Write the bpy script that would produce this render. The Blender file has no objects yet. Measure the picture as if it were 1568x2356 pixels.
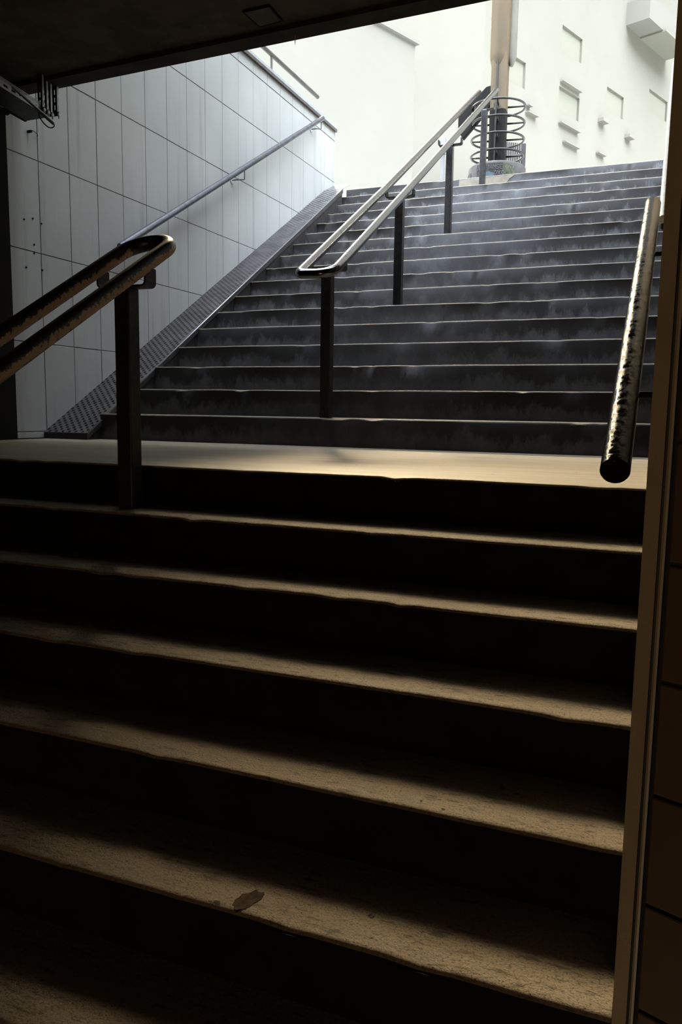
import bpy, bmesh, math, random
from mathutils import Vector, Matrix

random.seed(7)
scene = bpy.context.scene
col = scene.collection

# ------------------------------------------------------------------ camera
F_PX, YAW, PITCH, ROLL = 1805.0228, -0.38212, -0.12930, 0.01494
CAM = Vector((0.0, -2.4004, 0.2110))
fwd = Vector((math.sin(YAW)*math.cos(PITCH), math.cos(YAW)*math.cos(PITCH), math.sin(PITCH)))
right0 = Vector((math.cos(YAW), -math.sin(YAW), 0.0))
up0 = right0.cross(fwd)
rgt = right0*math.cos(ROLL) + up0*math.sin(ROLL)
upv = -right0*math.sin(ROLL) + up0*math.cos(ROLL)
cam_data = bpy.data.cameras.new('camera')
cam = bpy.data.objects.new('camera', cam_data)
col.objects.link(cam)
m = Matrix((rgt, upv, -fwd)).transposed().to_4x4()
m.translation = CAM
cam.matrix_world = m
cam_data.sensor_fit = 'AUTO'
cam_data.sensor_width = 36.0
cam_data.lens = F_PX/2356.0*36.0
cam_data.clip_start = 0.02
cam_data.clip_end = 500
scene.camera = cam

# ------------------------------------------------------------------ sky and exposure
EXPOSURE = 0.0
HORIZON = (0.905, 0.985, 0.86)      # hazy white sky low over the street
WARM = (275.0, 220.0, 138.0)             # bright veiled sun, high ahead over the left wall
SUN_AZ, SUN_EL = -30.0, 32.6
FRONT = (1.2, 1.2, 1.1)             # sky ahead
COOL = (21.0, 23.0, 25.2)            # overhead and behind
scene.view_settings.view_transform = 'Standard'
scene.view_settings.look = 'None'
scene.view_settings.exposure = EXPOSURE
scene.view_settings.gamma = 1.0
scene.view_settings.use_curve_mapping = False

world = bpy.data.worlds.new('world')
scene.world = world
world.use_nodes = True
nt = world.node_tree
nt.nodes.clear()
out = nt.nodes.new('ShaderNodeOutputWorld')
bg = nt.nodes.new('ShaderNodeBackground')
tc = nt.nodes.new('ShaderNodeTexCoord')
sep = nt.nodes.new('ShaderNodeSeparateXYZ')
nt.links.new(tc.outputs['Generated'], sep.inputs[0])

def smooth(tree, src, a, b):
    n = tree.nodes.new('ShaderNodeMapRange')
    n.interpolation_type = 'SMOOTHSTEP'
    n.inputs['From Min'].default_value = a
    n.inputs['From Max'].default_value = b
    tree.links.new(src, n.inputs['Value'])
    return n.outputs['Result']

def mixc(tree, fac, a, b):
    n = tree.nodes.new('ShaderNodeMix')
    n.data_type = 'RGBA'
    if isinstance(fac, (int, float)):
        n.inputs[0].default_value = fac
    else:
        tree.links.new(fac, n.inputs[0])
    for sock, v in ((6, a), (7, b)):
        if isinstance(v, (tuple, list)):
            n.inputs[sock].default_value = (*v[:3], 1)
        else:
            tree.links.new(v, n.inputs[sock])
    return n.outputs[2]

s_el = smooth(nt, sep.outputs['Z'], 0.44, 0.53)
s_fw = smooth(nt, sep.outputs['Y'], 0.35, -0.15)
dot = nt.nodes.new('ShaderNodeVectorMath'); dot.operation = 'DOT_PRODUCT'
nt.links.new(tc.outputs['Generated'], dot.inputs[0])
_a, _e = math.radians(SUN_AZ), math.radians(SUN_EL)
dot.inputs[1].default_value = (math.sin(_a)*math.cos(_e), math.cos(_a)*math.cos(_e), math.sin(_e))
s_sun = smooth(nt, dot.outputs['Value'], math.cos(math.radians(9.5)), math.cos(math.radians(2)))
high = mixc(nt, s_fw, FRONT, COOL)
high = mixc(nt, s_sun, high, WARM)
sky = mixc(nt, s_el, HORIZON, high)
nt.links.new(sky, bg.inputs['Color'])
bg.inputs['Strength'].default_value = 1.0
nt.links.new(bg.outputs[0], out.inputs[0])

# unseen warm area light added behind the camera to brighten rails, jamb and tiles
FILL_W = 20.0
ld = bpy.data.lights.new('warm_fill', 'AREA')
ld.shape = 'RECTANGLE'; ld.size = 1.3; ld.size_y = 1.5
ld.energy = FILL_W; ld.color = (1.0, 0.64, 0.34)
lo = bpy.data.objects.new('warm_fill', ld)
lo.location = (-0.7, -6.18, -0.55); lo.rotation_euler = (math.radians(90), 0, 0)
col.objects.link(lo)

# ------------------------------------------------------------------ materials
def new_mat(name):
    mt = bpy.data.materials.new(name)
    mt.use_nodes = True
    t = mt.node_tree
    t.nodes.clear()
    o = t.nodes.new('ShaderNodeOutputMaterial')
    p = t.nodes.new('ShaderNodeBsdfPrincipled')
    t.links.new(p.outputs[0], o.inputs[0])
    return mt, t, p

def noise(t, scale, detail=4, rough=0.6, stretch=(1, 1, 1), coord='pos', off=(0, 0, 0)):
    if coord == 'pos':
        src = t.nodes.new('ShaderNodeNewGeometry').outputs['Position']
    else:
        src = t.nodes.new('ShaderNodeTexCoord').outputs['Object']
    mp = t.nodes.new('ShaderNodeMapping')
    mp.inputs['Scale'].default_value = stretch
    mp.inputs['Location'].default_value = off
    t.links.new(src, mp.inputs['Vector'])
    n = t.nodes.new('ShaderNodeTexNoise')
    n.inputs['Scale'].default_value = scale
    n.inputs['Detail'].default_value = detail
    n.inputs['Roughness'].default_value = rough
    t.links.new(mp.outputs[0], n.inputs['Vector'])
    return n.outputs['Fac']

def bump(t, p, h, strength=0.3, dist=0.01):
    b = t.nodes.new('ShaderNodeBump')
    b.inputs['Strength'].default_value = strength
    b.inputs['Distance'].default_value = dist
    t.links.new(h, b.inputs['Height'])
    t.links.new(b.outputs[0], p.inputs['Normal'])

def mottled(name, c1, c2, scale=6, rough=0.7, metal=0.0, bstr=0.2, bscale=60, stretch=(1, 1, 1), lo=0.35, hi=0.65, bdist=0.004, spec=0.5):
    mt, t, p = new_mat(name)
    n = noise(t, scale, 5, 0.6, stretch)
    c = mixc(t, smooth(t, n, lo, hi), c1, c2)
    t.links.new(c, p.inputs['Base Color'])
    p.inputs['Roughness'].default_value = rough
    p.inputs['Metallic'].default_value = metal
    p.inputs['Specular IOR Level'].default_value = spec
    if bstr:
        bump(t, p, noise(t, bscale, 6, 0.65, stretch), bstr, bdist)
    return mt

def mul(t, a, b, op='MULTIPLY'):
    n = t.nodes.new('ShaderNodeMath')
    n.operation = op
    for i, v in enumerate((a, b)):
        if isinstance(v, (int, float)):
            n.inputs[i].default_value = v
        else:
            t.links.new(v, n.inputs[i])
    return n.outputs[0]

M = {}
# trodden tan treads of the lower flight, grain and pits
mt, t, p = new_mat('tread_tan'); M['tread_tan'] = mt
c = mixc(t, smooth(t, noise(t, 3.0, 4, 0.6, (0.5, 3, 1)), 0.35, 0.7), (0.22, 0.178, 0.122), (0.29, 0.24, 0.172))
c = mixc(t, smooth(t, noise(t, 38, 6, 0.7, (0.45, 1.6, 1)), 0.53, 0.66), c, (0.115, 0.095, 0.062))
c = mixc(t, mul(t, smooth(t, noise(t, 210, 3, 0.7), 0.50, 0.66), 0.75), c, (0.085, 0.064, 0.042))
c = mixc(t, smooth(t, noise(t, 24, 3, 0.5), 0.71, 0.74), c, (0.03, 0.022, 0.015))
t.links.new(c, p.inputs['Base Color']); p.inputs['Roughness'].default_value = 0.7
bump(t, p, noise(t, 150, 5, 0.75, (0.8, 1, 1)), 0.9, 0.008)
p.inputs['Specular IOR Level'].default_value = 0.2
# smoother pale finish of the landing, drawn across its width
mt, t, p = new_mat('landing_tan'); M['landing_tan'] = mt
c = mixc(t, smooth(t, noise(t, 3.0, 4, 0.6, (0.4, 4, 1)), 0.35, 0.7), (0.205, 0.172, 0.123), (0.262, 0.224, 0.165))
c = mixc(t, mul(t, smooth(t, noise(t, 40, 6, 0.7, (0.25, 2.2, 1)), 0.54, 0.68), 0.8), c, (0.125, 0.096, 0.063))
c = mixc(t, smooth(t, noise(t, 16, 3, 0.5), 0.72, 0.74), c, (0.03, 0.022, 0.015))
t.links.new(c, p.inputs['Base Color']); p.inputs['Roughness'].default_value = 0.6
bump(t, p, noise(t, 60, 5, 0.7, (0.3, 1.5, 1)), 0.4, 0.004)
# near-black risers of the lower flight
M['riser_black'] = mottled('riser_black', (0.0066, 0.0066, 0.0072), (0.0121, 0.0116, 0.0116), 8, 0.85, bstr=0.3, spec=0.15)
# upper flight: worn pale edge
M['tread_grey'] = mottled('tread_grey', (0.1008, 0.0822, 0.0557), (0.1379, 0.1167, 0.0822), 20, 0.6, bstr=0.25, bscale=90)
# upper flight: blue-grey risers with ragged dirt hanging from the nosing
mt, t, p = new_mat('riser_grey'); M['riser_grey'] = mt
tcn = t.nodes.new('ShaderNodeTexCoord'); sp = t.nodes.new('ShaderNodeSeparateXYZ')
t.links.new(tcn.outputs['Object'], sp.inputs[0])
g = t.nodes.new('ShaderNodeNewGeometry'); gp = t.nodes.new('ShaderNodeSeparateXYZ')
t.links.new(g.outputs['Position'], gp.inputs[0])
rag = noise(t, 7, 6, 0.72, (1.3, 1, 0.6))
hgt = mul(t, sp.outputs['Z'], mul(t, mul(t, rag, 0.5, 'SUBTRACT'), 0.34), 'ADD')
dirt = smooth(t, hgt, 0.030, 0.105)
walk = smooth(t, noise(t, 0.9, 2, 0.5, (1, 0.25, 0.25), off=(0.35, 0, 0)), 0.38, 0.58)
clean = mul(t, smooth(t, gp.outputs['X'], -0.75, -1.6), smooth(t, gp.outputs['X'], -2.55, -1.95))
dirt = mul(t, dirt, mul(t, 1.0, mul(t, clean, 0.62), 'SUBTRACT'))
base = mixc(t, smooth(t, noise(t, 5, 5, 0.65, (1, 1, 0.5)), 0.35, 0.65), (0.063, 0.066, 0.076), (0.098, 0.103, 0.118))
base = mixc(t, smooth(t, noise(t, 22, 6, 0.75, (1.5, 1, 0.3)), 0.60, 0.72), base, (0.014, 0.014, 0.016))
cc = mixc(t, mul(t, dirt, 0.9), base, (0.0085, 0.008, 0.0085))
t.links.new(cc, p.inputs['Base Color']); p.inputs['Roughness'].default_value = 0.75
bump(t, p, noise(t, 60, 6, 0.7), 0.3, 0.004)
# panels of the left wall: off-white enamelled stone with faint vertical runs
mt, t, p = new_mat('wall_panel'); M['wall_panel'] = mt
c = mixc(t, smooth(t, noise(t, 2.0, 3, 0.5), 0.3, 0.7), (0.345, 0.357, 0.355), (0.385, 0.396, 0.393))
c = mixc(t, mul(t, smooth(t, noise(t, 9, 5, 0.7, (1, 1.4, 0.06)), 0.52, 0.72), 0.5), c, (0.22, 0.22, 0.23))
c = mixc(t, mul(t, smooth(t, noise(t, 45, 4, 0.7, (1, 1, 1)), 0.62, 0.74), 0.15), c, (0.2, 0.2, 0.2))
t.links.new(c, p.inputs['Base Color']); p.inputs['Roughness'].default_value = 0.42
bump(t, p, noise(t, 3, 3, 0.5), 0.05, 0.01)
M['joint'] = mottled('joint', (0.07, 0.07, 0.075), (0.11, 0.11, 0.115), 10, 0.9, bstr=0)
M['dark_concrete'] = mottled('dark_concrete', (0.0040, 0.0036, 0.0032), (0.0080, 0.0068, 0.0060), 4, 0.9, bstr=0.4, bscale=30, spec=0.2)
M['ceiling'] = mottled('ceiling', (0.045, 0.036, 0.027), (0.08, 0.064, 0.047), 5, 0.9, bstr=0.4, bscale=25, spec=0.2)
M['ceiling_edge'] = mottled('ceiling_edge', (0.025, 0.021, 0.017), (0.045, 0.037, 0.03), 7, 0.9, bstr=0.4, bscale=25, spec=0.2)
M['hatch'] = mottled('hatch', (0.035, 0.03, 0.026), (0.06, 0.05, 0.04), 14, 0.8, bstr=0.2)
M['trim_paint'] = mottled('trim_paint', (0.4357, 0.3552, 0.2382), (0.4980, 0.4103, 0.2801), 9, 0.7, bstr=0.25, bscale=160, spec=0.3)
M['trim_dark'] = mottled('trim_dark', (0.012, 0.010, 0.009), (0.02, 0.016, 0.013), 9, 0.6, bstr=0.0)
M['wall_tile'] = mottled('wall_tile', (0.0798, 0.0450, 0.0192), (0.0912, 0.0522, 0.0232), 6, 0.6, bstr=0.1, bscale=200, spec=0.3)
M['black_paint'] = mottled('black_paint', (0.014, 0.014, 0.015), (0.03, 0.03, 0.032), 25, 0.45, bstr=0.3, bscale=120, spec=0.4)
M['post_grey'] = mottled('post_grey', (0.03, 0.03, 0.033), (0.055, 0.055, 0.06), 30, 0.3, bstr=0.2, bscale=120)
M['steel_bright'] = mottled('steel_bright', (0.40, 0.40, 0.42), (0.50, 0.50, 0.51), 12, 0.25, metal=1.0, bstr=0.1)
M['post_steel'] = mottled('post_steel', (0.1092, 0.1066, 0.1160), (0.1512, 0.1476, 0.1560), 30, 0.28, metal=1.0, bstr=0.1, bscale=120)
# bare worn steel tube
mt, t, p = new_mat('steel_worn'); M['steel_worn'] = mt
c = mixc(t, smooth(t, noise(t, 30, 6, 0.7), 0.57, 0.72), (0.17, 0.17, 0.185), (0.045, 0.043, 0.047))
t.links.new(c, p.inputs['Base Color']); p.inputs['Metallic'].default_value = 1.0; p.inputs['Roughness'].default_value = 0.16
bump(t, p, noise(t, 90, 5, 0.7), 0.15, 0.002)
mt, t, p = new_mat('steel_blue'); M['steel_blue'] = mt
c = mixc(t, smooth(t, noise(t, 14, 5, 0.7), 0.4, 0.66), (0.15, 0.155, 0.19), (0.10, 0.104, 0.135))
t.links.new(c, p.inputs['Base Color']); p.inputs['Metallic'].default_value = 0.9; p.inputs['Roughness'].default_value = 0.34
# chipped dark paint over tan primer, wear on the lower outer side of the tube
mt, t, p = new_mat('paint_chipped'); M['paint_chipped'] = mt
g = t.nodes.new('ShaderNodeNewGeometry'); vx = t.nodes.new('ShaderNodeVectorMath'); vx.operation = 'DOT_PRODUCT'
t.links.new(g.outputs['Normal'], vx.inputs[0]); vx.inputs[1].default_value = Vector((0.95, 0.16, -0.27)).normalized()
wear = mul(t, vx.outputs['Value'], mul(t, mul(t, noise(t, 40, 7, 0.8), 0.5, 'SUBTRACT'), 1.3), 'ADD')
c = mixc(t, smooth(t, wear, 0.85, 0.90), (0.008, 0.007, 0.006), (0.50, 0.34, 0.19))
t.links.new(c, p.inputs['Base Color']); p.inputs['Roughness'].default_value = 0.38
bump(t, p, noise(t, 70, 5, 0.7), 0.25, 0.003)
# thick glossy lumpy paint of the right lower rail
mt, t, p = new_mat('paint_lumpy'); M['paint_lumpy'] = mt
c = mixc(t, smooth(t, noise(t, 40, 6, 0.75), 0.5, 0.7), (0.005, 0.004, 0.003), (0.012, 0.009, 0.006))
t.links.new(c, p.inputs['Base Color']); p.inputs['Roughness'].default_value = 0.09; p.inputs['IOR'].default_value = 1.12; p.inputs['Specular IOR Level'].default_value = 0.5
bump(t, p, smooth(t, noise(t, 45, 7, 0.8), 0.45, 0.75), 0.22, 0.002)
# checker plate
mt, t, p = new_mat('checker_steel'); M['checker_steel'] = mt
c = mixc(t, smooth(t, noise(t, 8, 5, 0.6), 0.35, 0.65), (0.10, 0.10, 0.105), (0.145, 0.143, 0.148))
t.links.new(c, p.inputs['Base Color']); p.inputs['Metallic'].default_value = 0.75; p.inputs['Roughness'].default_value = 0.42
M['checker_edge'] = mottled('checker_edge', (0.34, 0.34, 0.37), (0.46, 0.46, 0.49), 50, 0.3, metal=0.9, bstr=0.3, bscale=150)
M['galvanised'] = mottled('galvanised', (0.50, 0.52, 0.58), (0.62, 0.64, 0.70), 30, 0.45, metal=0.25, bstr=0.1)
M['coping_dark'] = mottled('coping_dark', (0.05, 0.042, 0.04), (0.075, 0.065, 0.06), 12, 0.8, bstr=0.1)
M['coping_pale'] = mottled('coping_pale', (0.2542, 0.2695, 0.2898), (0.3050, 0.3203, 0.3406), 12, 0.5, bstr=0.1)
M['rail_grey'] = mottled('rail_grey', (0.0508, 0.0483, 0.0394), (0.0687, 0.0648, 0.0508), 12, 0.6, bstr=0.1)
M['column_dark'] = mottled('column_dark', (0.0016, 0.0014, 0.0012), (0.0034, 0.0028, 0.0024), 8, 0.8, bstr=0.2, stretch=(1, 1, 0.3), spec=0.2)
M['column_glare'] = mottled('column_glare', (0.0539, 0.0359, 0.0145), (0.0793, 0.0533, 0.0221), 5, 0.7, bstr=0.15, stretch=(1, 1, 0.2))  # veil of lens glare over the upper column, put into its colour
M['column_pale'] = mottled('column_pale', (0.1017, 0.0941, 0.0788), (0.1271, 0.1169, 0.0991), 5, 0.7, bstr=0.1)
M['ring_steel'] = mottled('ring_steel', (0.0107, 0.0092, 0.0080), (0.0183, 0.0158, 0.0134), 20, 0.5, metal=0.3, bstr=0.2)
M['drum_concrete'] = mottled('drum_concrete', (0.0267, 0.0252, 0.0252), (0.0458, 0.0431, 0.0420), 9, 0.8, bstr=0.3)
M['drum_black'] = mottled('drum_black', (0.0043, 0.0043, 0.0058), (0.0092, 0.0092, 0.0116), 9, 0.7, bstr=0.2)
M['cream_paint'] = mottled('cream_paint', (0.1322, 0.1195, 0.0966), (0.1830, 0.1678, 0.1373), 10, 0.7, bstr=0.2)
M['spray_white'] = mottled('spray_white', (0.0691, 0.0691, 0.0753), (0.0976, 0.0976, 0.1037), 30, 0.8, bstr=0)
M['spray_blue'] = mottled('spray_blue', (0.0346, 0.0562, 0.0691), (0.0562, 0.0821, 0.0950), 20, 0.8, bstr=0)
M['spray_green'] = mottled('spray_green', (0.0190, 0.0248, 0.0107), (0.0496, 0.0591, 0.0286), 24, 0.8, bstr=0)
M['fence_dark'] = mottled('fence_dark', (0.0143, 0.0127, 0.0153), (0.0254, 0.0229, 0.0254), 14, 0.6, bstr=0)
M['facade'] = mottled('facade', (0.1756, 0.1677, 0.1427), (0.1817, 0.1733, 0.1477), 0.6, 0.9, bstr=0, spec=0.0)
M['facade_cool'] = mottled('facade_cool', (0.1710, 0.1649, 0.1468), (0.1774, 0.1702, 0.1497), 0.3, 0.9, bstr=0, spec=0.0)
M['facade_grey'] = mottled('facade_grey', (0.1793, 0.1682, 0.1421), (0.1874, 0.1755, 0.1497), 1.0, 0.9, bstr=0, spec=0.0)
M['facade_green'] = mottled('facade_green', (0.1797, 0.1749, 0.1420), (0.1845, 0.1795, 0.1469), 1.0, 0.9, bstr=0, spec=0.0)
M['bollard_paint'] = mottled('bollard_paint', (0.085, 0.086, 0.09), (0.10, 0.10, 0.105), 8, 0.7, bstr=0)
M['paving'] = mottled('paving', (0.42, 0.42, 0.40), (0.52, 0.52, 0.49), 3, 0.85, bstr=0.2)
M['rubber'] = mottled('rubber', (0.006, 0.006, 0.0065), (0.010, 0.010, 0.011), 20, 0.7, bstr=0, spec=0.1)
M['patch'] = mottled('patch', (0.028, 0.020, 0.013), (0.055, 0.040, 0.026), 60, 0.9, bstr=0.5, bscale=200, spec=0.05)
M['drip'] = mottled('drip', (0.62, 0.58, 0.48), (0.7, 0.66, 0.55), 30, 0.5, bstr=0)

# ------------------------------------------------------------------ builders
def link(name, verts, faces, mats, loc=(0, 0, 0), parent=None, smooth_=False, idx=None):
    """verts in world coordinates; the origin is put at loc; returns ONE mesh object"""
    me = bpy.data.meshes.new(name)
    L = Vector(loc)
    me.from_pydata([tuple(Vector(v) - L) for v in verts], [], faces)
    if not isinstance(mats, (list, tuple)):
        mats = [mats]
    for q in mats:
        me.materials.append(q)
    if idx:
        me.polygons.foreach_set('material_index', idx)
    if smooth_:
        me.polygons.foreach_set('use_smooth', [True]*len(me.polygons))
    me.update()
    bm = bmesh.new(); bm.from_mesh(me)
    bmesh.ops.recalc_face_normals(bm, faces=bm.faces)
    bm.to_mesh(me); bm.free()
    o = bpy.data.objects.new(name, me)
    col.objects.link(o)
    if parent is not None:
        o.parent = parent
        base = Vector((0, 0, 0))
        q = parent
        while q is not None:
            base += Vector(q.location); q = q.parent
        o.location = L - base
    else:
        o.location = L
    return o

def thing(name, loc, label, cat, group=None):
    o = bpy.data.objects.new(name, None)
    o.empty_display_size = 0.1
    o.location = loc
    col.objects.link(o)
    o['label'] = label; o['category'] = cat
    if group: o['group'] = group
    return o

def tag(o, label, cat, group=None):
    o['label'] = label; o['category'] = cat
    if group: o['group'] = group
    return o

def struct(o):
    o['kind'] = 'structure'
    return o

class MB:
    def __init__(s): s.v = []; s.f = []; s.i = []
    def add(s, v, f, mi=0):
        k = len(s.v); s.v += [Vector(q) for q in v]
        s.f += [tuple(a + k for a in q) for q in f]; s.i += [mi]*len(f)
        return s
    def box(s, a, b, mi=0, mat=None):
        x0, y0, z0 = a; x1, y1, z1 = b
        v = [Vector(q) for q in ((x0, y0, z0), (x1, y0, z0), (x1, y1, z0), (x0, y1, z0), (x0, y0, z1), (x1, y0, z1), (x1, y1, z1), (x0, y1, z1))]
        if mat: v = [mat @ q for q in v]
        return s.add(v, [(0, 3, 2, 1), (4, 5, 6, 7), (0, 1, 5, 4), (1, 2, 6, 5), (2, 3, 7, 6), (3, 0, 4, 7)], mi)
    def tube(s, pts, r, n=16, mi=0, closed=False, caps=True, dome=0.0):
        pts = [Vector(q) for q in pts]
        N = len(pts); rs = r if isinstance(r, (list, tuple)) else [r]*N
        rings = []; prev = None
        for k in range(N):
            if closed: d = pts[(k+1) % N] - pts[k-1]
            elif k == 0: d = pts[1] - pts[0]
            elif k == N-1: d = pts[-1] - pts[-2]
            else: d = (pts[k+1]-pts[k]).normalized() + (pts[k]-pts[k-1]).normalized()
            d.normalize()
            if prev is None:
                a = Vector((0, 0, 1)) if abs(d.z) < 0.9 else Vector((1, 0, 0))
                u = (a - d*a.dot(d)).normalized()
            else:
                u = (prev - d*prev.dot(d)).normalized()
            prev = u; w = d.cross(u)
            rings.append([pts[k] + (u*math.cos(2*math.pi*j/n) + w*math.sin(2*math.pi*j/n))*rs[k] for j in range(n)])
        v = [q for R in rings for q in R]; f = []
        for k in range(N if closed else N-1):
            a = k*n; b = ((k+1) % N)*n
            f += [(a+j, a+(j+1) % n, b+(j+1) % n, b+j) for j in range(n)]
        if caps and not closed:
            f.append(tuple(range(n))[::-1]); f.append(tuple((N-1)*n + j for j in range(n)))
        return s.add(v, f, mi)
    def prism(s, poly, axis, a, b, mi=0):
        """poly: list of 2-D points in the two other axes (in x,y,z order); extruded along axis from a to b"""
        def P(q, t):
            return {'x': (t, q[0], q[1]), 'y': (q[0], t, q[1]), 'z': (q[0], q[1], t)}[axis]
        n = len(poly)
        v = [P(q, a) for q in poly] + [P(q, b) for q in poly]
        f = [tuple(range(n)), tuple(range(2*n-1, n-1, -1))] + [(i, (i+1) % n, n+(i+1) % n, n+i) for i in range(n)]
        return s.add(v, f, mi)
    def build(s, name, mats, loc=(0, 0, 0), parent=None, smooth_=False, bevel=0, angle=None):
        o = link(name, s.v, s.f, mats, loc, parent, smooth_, s.i)
        if bevel:
            b = o.modifiers.new('bevel', 'BEVEL'); b.width = bevel; b.segments = 2; b.limit_method = 'ANGLE'; b.angle_limit = 0.6
        if smooth_ and angle:
            try: o.data.set_sharp_from_angle(angle=angle)
            except Exception: pass
        return o

def fillet(pts, r, n=8):
    """round the inner corners of a polyline; r may be a list per inner corner"""
    pts = [Vector(q) for q in pts]
    res = [pts[0]]
    for k in range(1, len(pts)-1):
        rr = r[k-1] if isinstance(r, (list, tuple)) else r
        a = (pts[k-1]-pts[k]); b = (pts[k+1]-pts[k])
        ua = a.normalized(); ub = b.normalized()
        ang = ua.angle(ub); tlen = min(rr/math.tan(ang/2), a.length*0.49 if k > 1 else a.length*0.9, b.length*0.49 if k < len(pts)-2 else b.length*0.9)
        rr = tlen*math.tan(ang/2)
        p0 = pts[k] + ua*tlen; p1 = pts[k] + ub*tlen
        bis = (ua+ub).normalized(); c = pts[k] + bis*(rr/math.sin(ang/2))
        v0 = p0-c; v1 = p1-c; tot = v0.angle(v1)
        for j in range(n+1):
            q = Matrix.Rotation(tot*j/n, 3, v0.cross(v1).normalized()) @ v0 if tot > 1e-4 else v0
            res.append(c+q)
    res.append(pts[-1])
    return res

# ------------------------------------------------------------------ dimensions
HU, DU, YU = 0.165, 0.3041, 1.7639        # upper riser, going, first riser
HL, DL = 0.1439, 0.2427                   # lower riser, going
XW = -3.70                                # tiled wall face
XR = -0.012                               # right side
TOPZ = 17*HU                              # street level
TOPY = YU + 16*DU
def drift(y): return -0.03*(y - 1.76)
FLOORZ = -9*HL

# ------------------------------------------------------------------ structure: floor, ceiling, walls, street
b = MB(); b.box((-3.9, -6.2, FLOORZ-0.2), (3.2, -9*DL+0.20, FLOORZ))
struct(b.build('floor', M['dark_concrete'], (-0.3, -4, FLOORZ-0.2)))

# ceiling slab: skewed free edge with a lower lip strip; unseen tall block added on top to darken the lower steps
CL, CRX = (-3.70, 1.521), (0.9, 1.293)
def edge_y(x): return 1.521 + (x + 3.70)*(1.381-1.500)/(-0.834+3.343)
b = MB()
def slab(bm, yoff0, yoff1, z0, z1, x0=-3.70, x1=3.0, back=None):
    ya0, ya1 = edge_y(x0)+yoff1, edge_y(x1)+yoff1
    yb0 = back if back is not None else edge_y(x0)+yoff0
    yb1 = back if back is not None else edge_y(x1)+yoff0
    v = [(x0, yb0, z0), (x1, yb1, z0), (x1, ya1, z0), (x0, ya0, z0), (x0, yb0, z1), (x1, yb1, z1), (x1, ya1, z1), (x0, ya0, z1)]
    bm.add(v, [(0, 3, 2, 1), (4, 5, 6, 7), (0, 1, 5, 4), (1, 2, 6, 5), (2, 3, 7, 6), (3, 0, 4, 7)])
slab(b, 0, 0, 2.085, 2.75, back=-6.2)
struct(b.build('ceiling', M['ceiling'], (0, 0, 2.085)))
b = MB(); slab(b, -0.115, 0.0, 2.060, 2.085)
struct(b.build('trim_1', M['ceiling_edge'], (0, 1.4, 2.06)))
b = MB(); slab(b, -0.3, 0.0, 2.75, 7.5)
struct(b.build('wall_front_blocker', M['dark_concrete'], (0, 1.4, 2.75)))

# left tiled wall: one mesh, panels standing proud of the dark joints
WY0, WY1, WZ1 = 1.378, 6.45, 3.40
b = MB()
b.box((XW-0.30, WY0, -0.02), (XW-0.006, WY1, WZ1), 1)
TW, TH, TY, TZ = 0.28099, 0.55940, 1.64951, 1.72355
for k in range(-4, 4):
    for j in range(-2, 20):
        y0, y1 = TY + (j-0)*TW, TY + (j+1)*TW
        z0, z1 = TZ + (k-0)*TH, TZ + (k+1)*TH
        y0 = max(y0, WY0-0.0); y1 = min(y1, WY1); z0 = max(z0, 0.004); z1 = min(z1, WZ1-0.10)
        if y1-y0 < 0.02 or z1-z0 < 0.015: continue
        g2 = 0.0025
        a0, a1, c0, c1 = y0+g2, y1-g2, z0+g2, z1-g2
        e = 0.0018
        dx = random.uniform(-0.0006, 0.0006)
        X0, X1 = XW-0.012, XW+dx
        v = [(X0, a0, c0), (X0, a1, c0), (X0, a1, c1), (X0, a0, c1), (X1-e, a0, c0), (X1-e, a1, c0), (X1-e, a1, c1), (X1-e, a0, c1), (X1, a0+e, c0+e), (X1, a1-e, c0+e), (X1, a1-e, c1-e), (X1, a0+e, c1-e)]
        f = [(0, 1, 5, 4), (1, 2, 6, 5), (2, 3, 7, 6), (3, 0, 4, 7), (4, 5, 9, 8), (5, 6, 10, 9), (6, 7, 11, 10), (7, 4, 8, 11), (8, 9, 10, 11)]
        b.add(v, f, 0)
# top course cut short under the coping
for j in range(-2, 20):
    y0, y1 = max(TY + j*TW, WY0), min(TY + (j+1)*TW, WY1)
    if y1-y0 < 0.02: continue
    b.box((XW-0.012, y0+0.0025, WZ1-0.095), (XW, y1-0.0025, WZ1), 0)
struct(b.build('wall_left', [M['wall_panel'], M['joint']], (XW, WY0, 0)))
# dark plain wall of the passage in front of it
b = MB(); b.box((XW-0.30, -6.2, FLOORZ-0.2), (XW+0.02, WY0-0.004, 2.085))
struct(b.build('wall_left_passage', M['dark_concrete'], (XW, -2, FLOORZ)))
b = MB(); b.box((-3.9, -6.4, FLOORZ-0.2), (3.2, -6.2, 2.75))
struct(b.build('wall_back', M['dark_concrete'], (0, -6.3, FLOORZ)))

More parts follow.
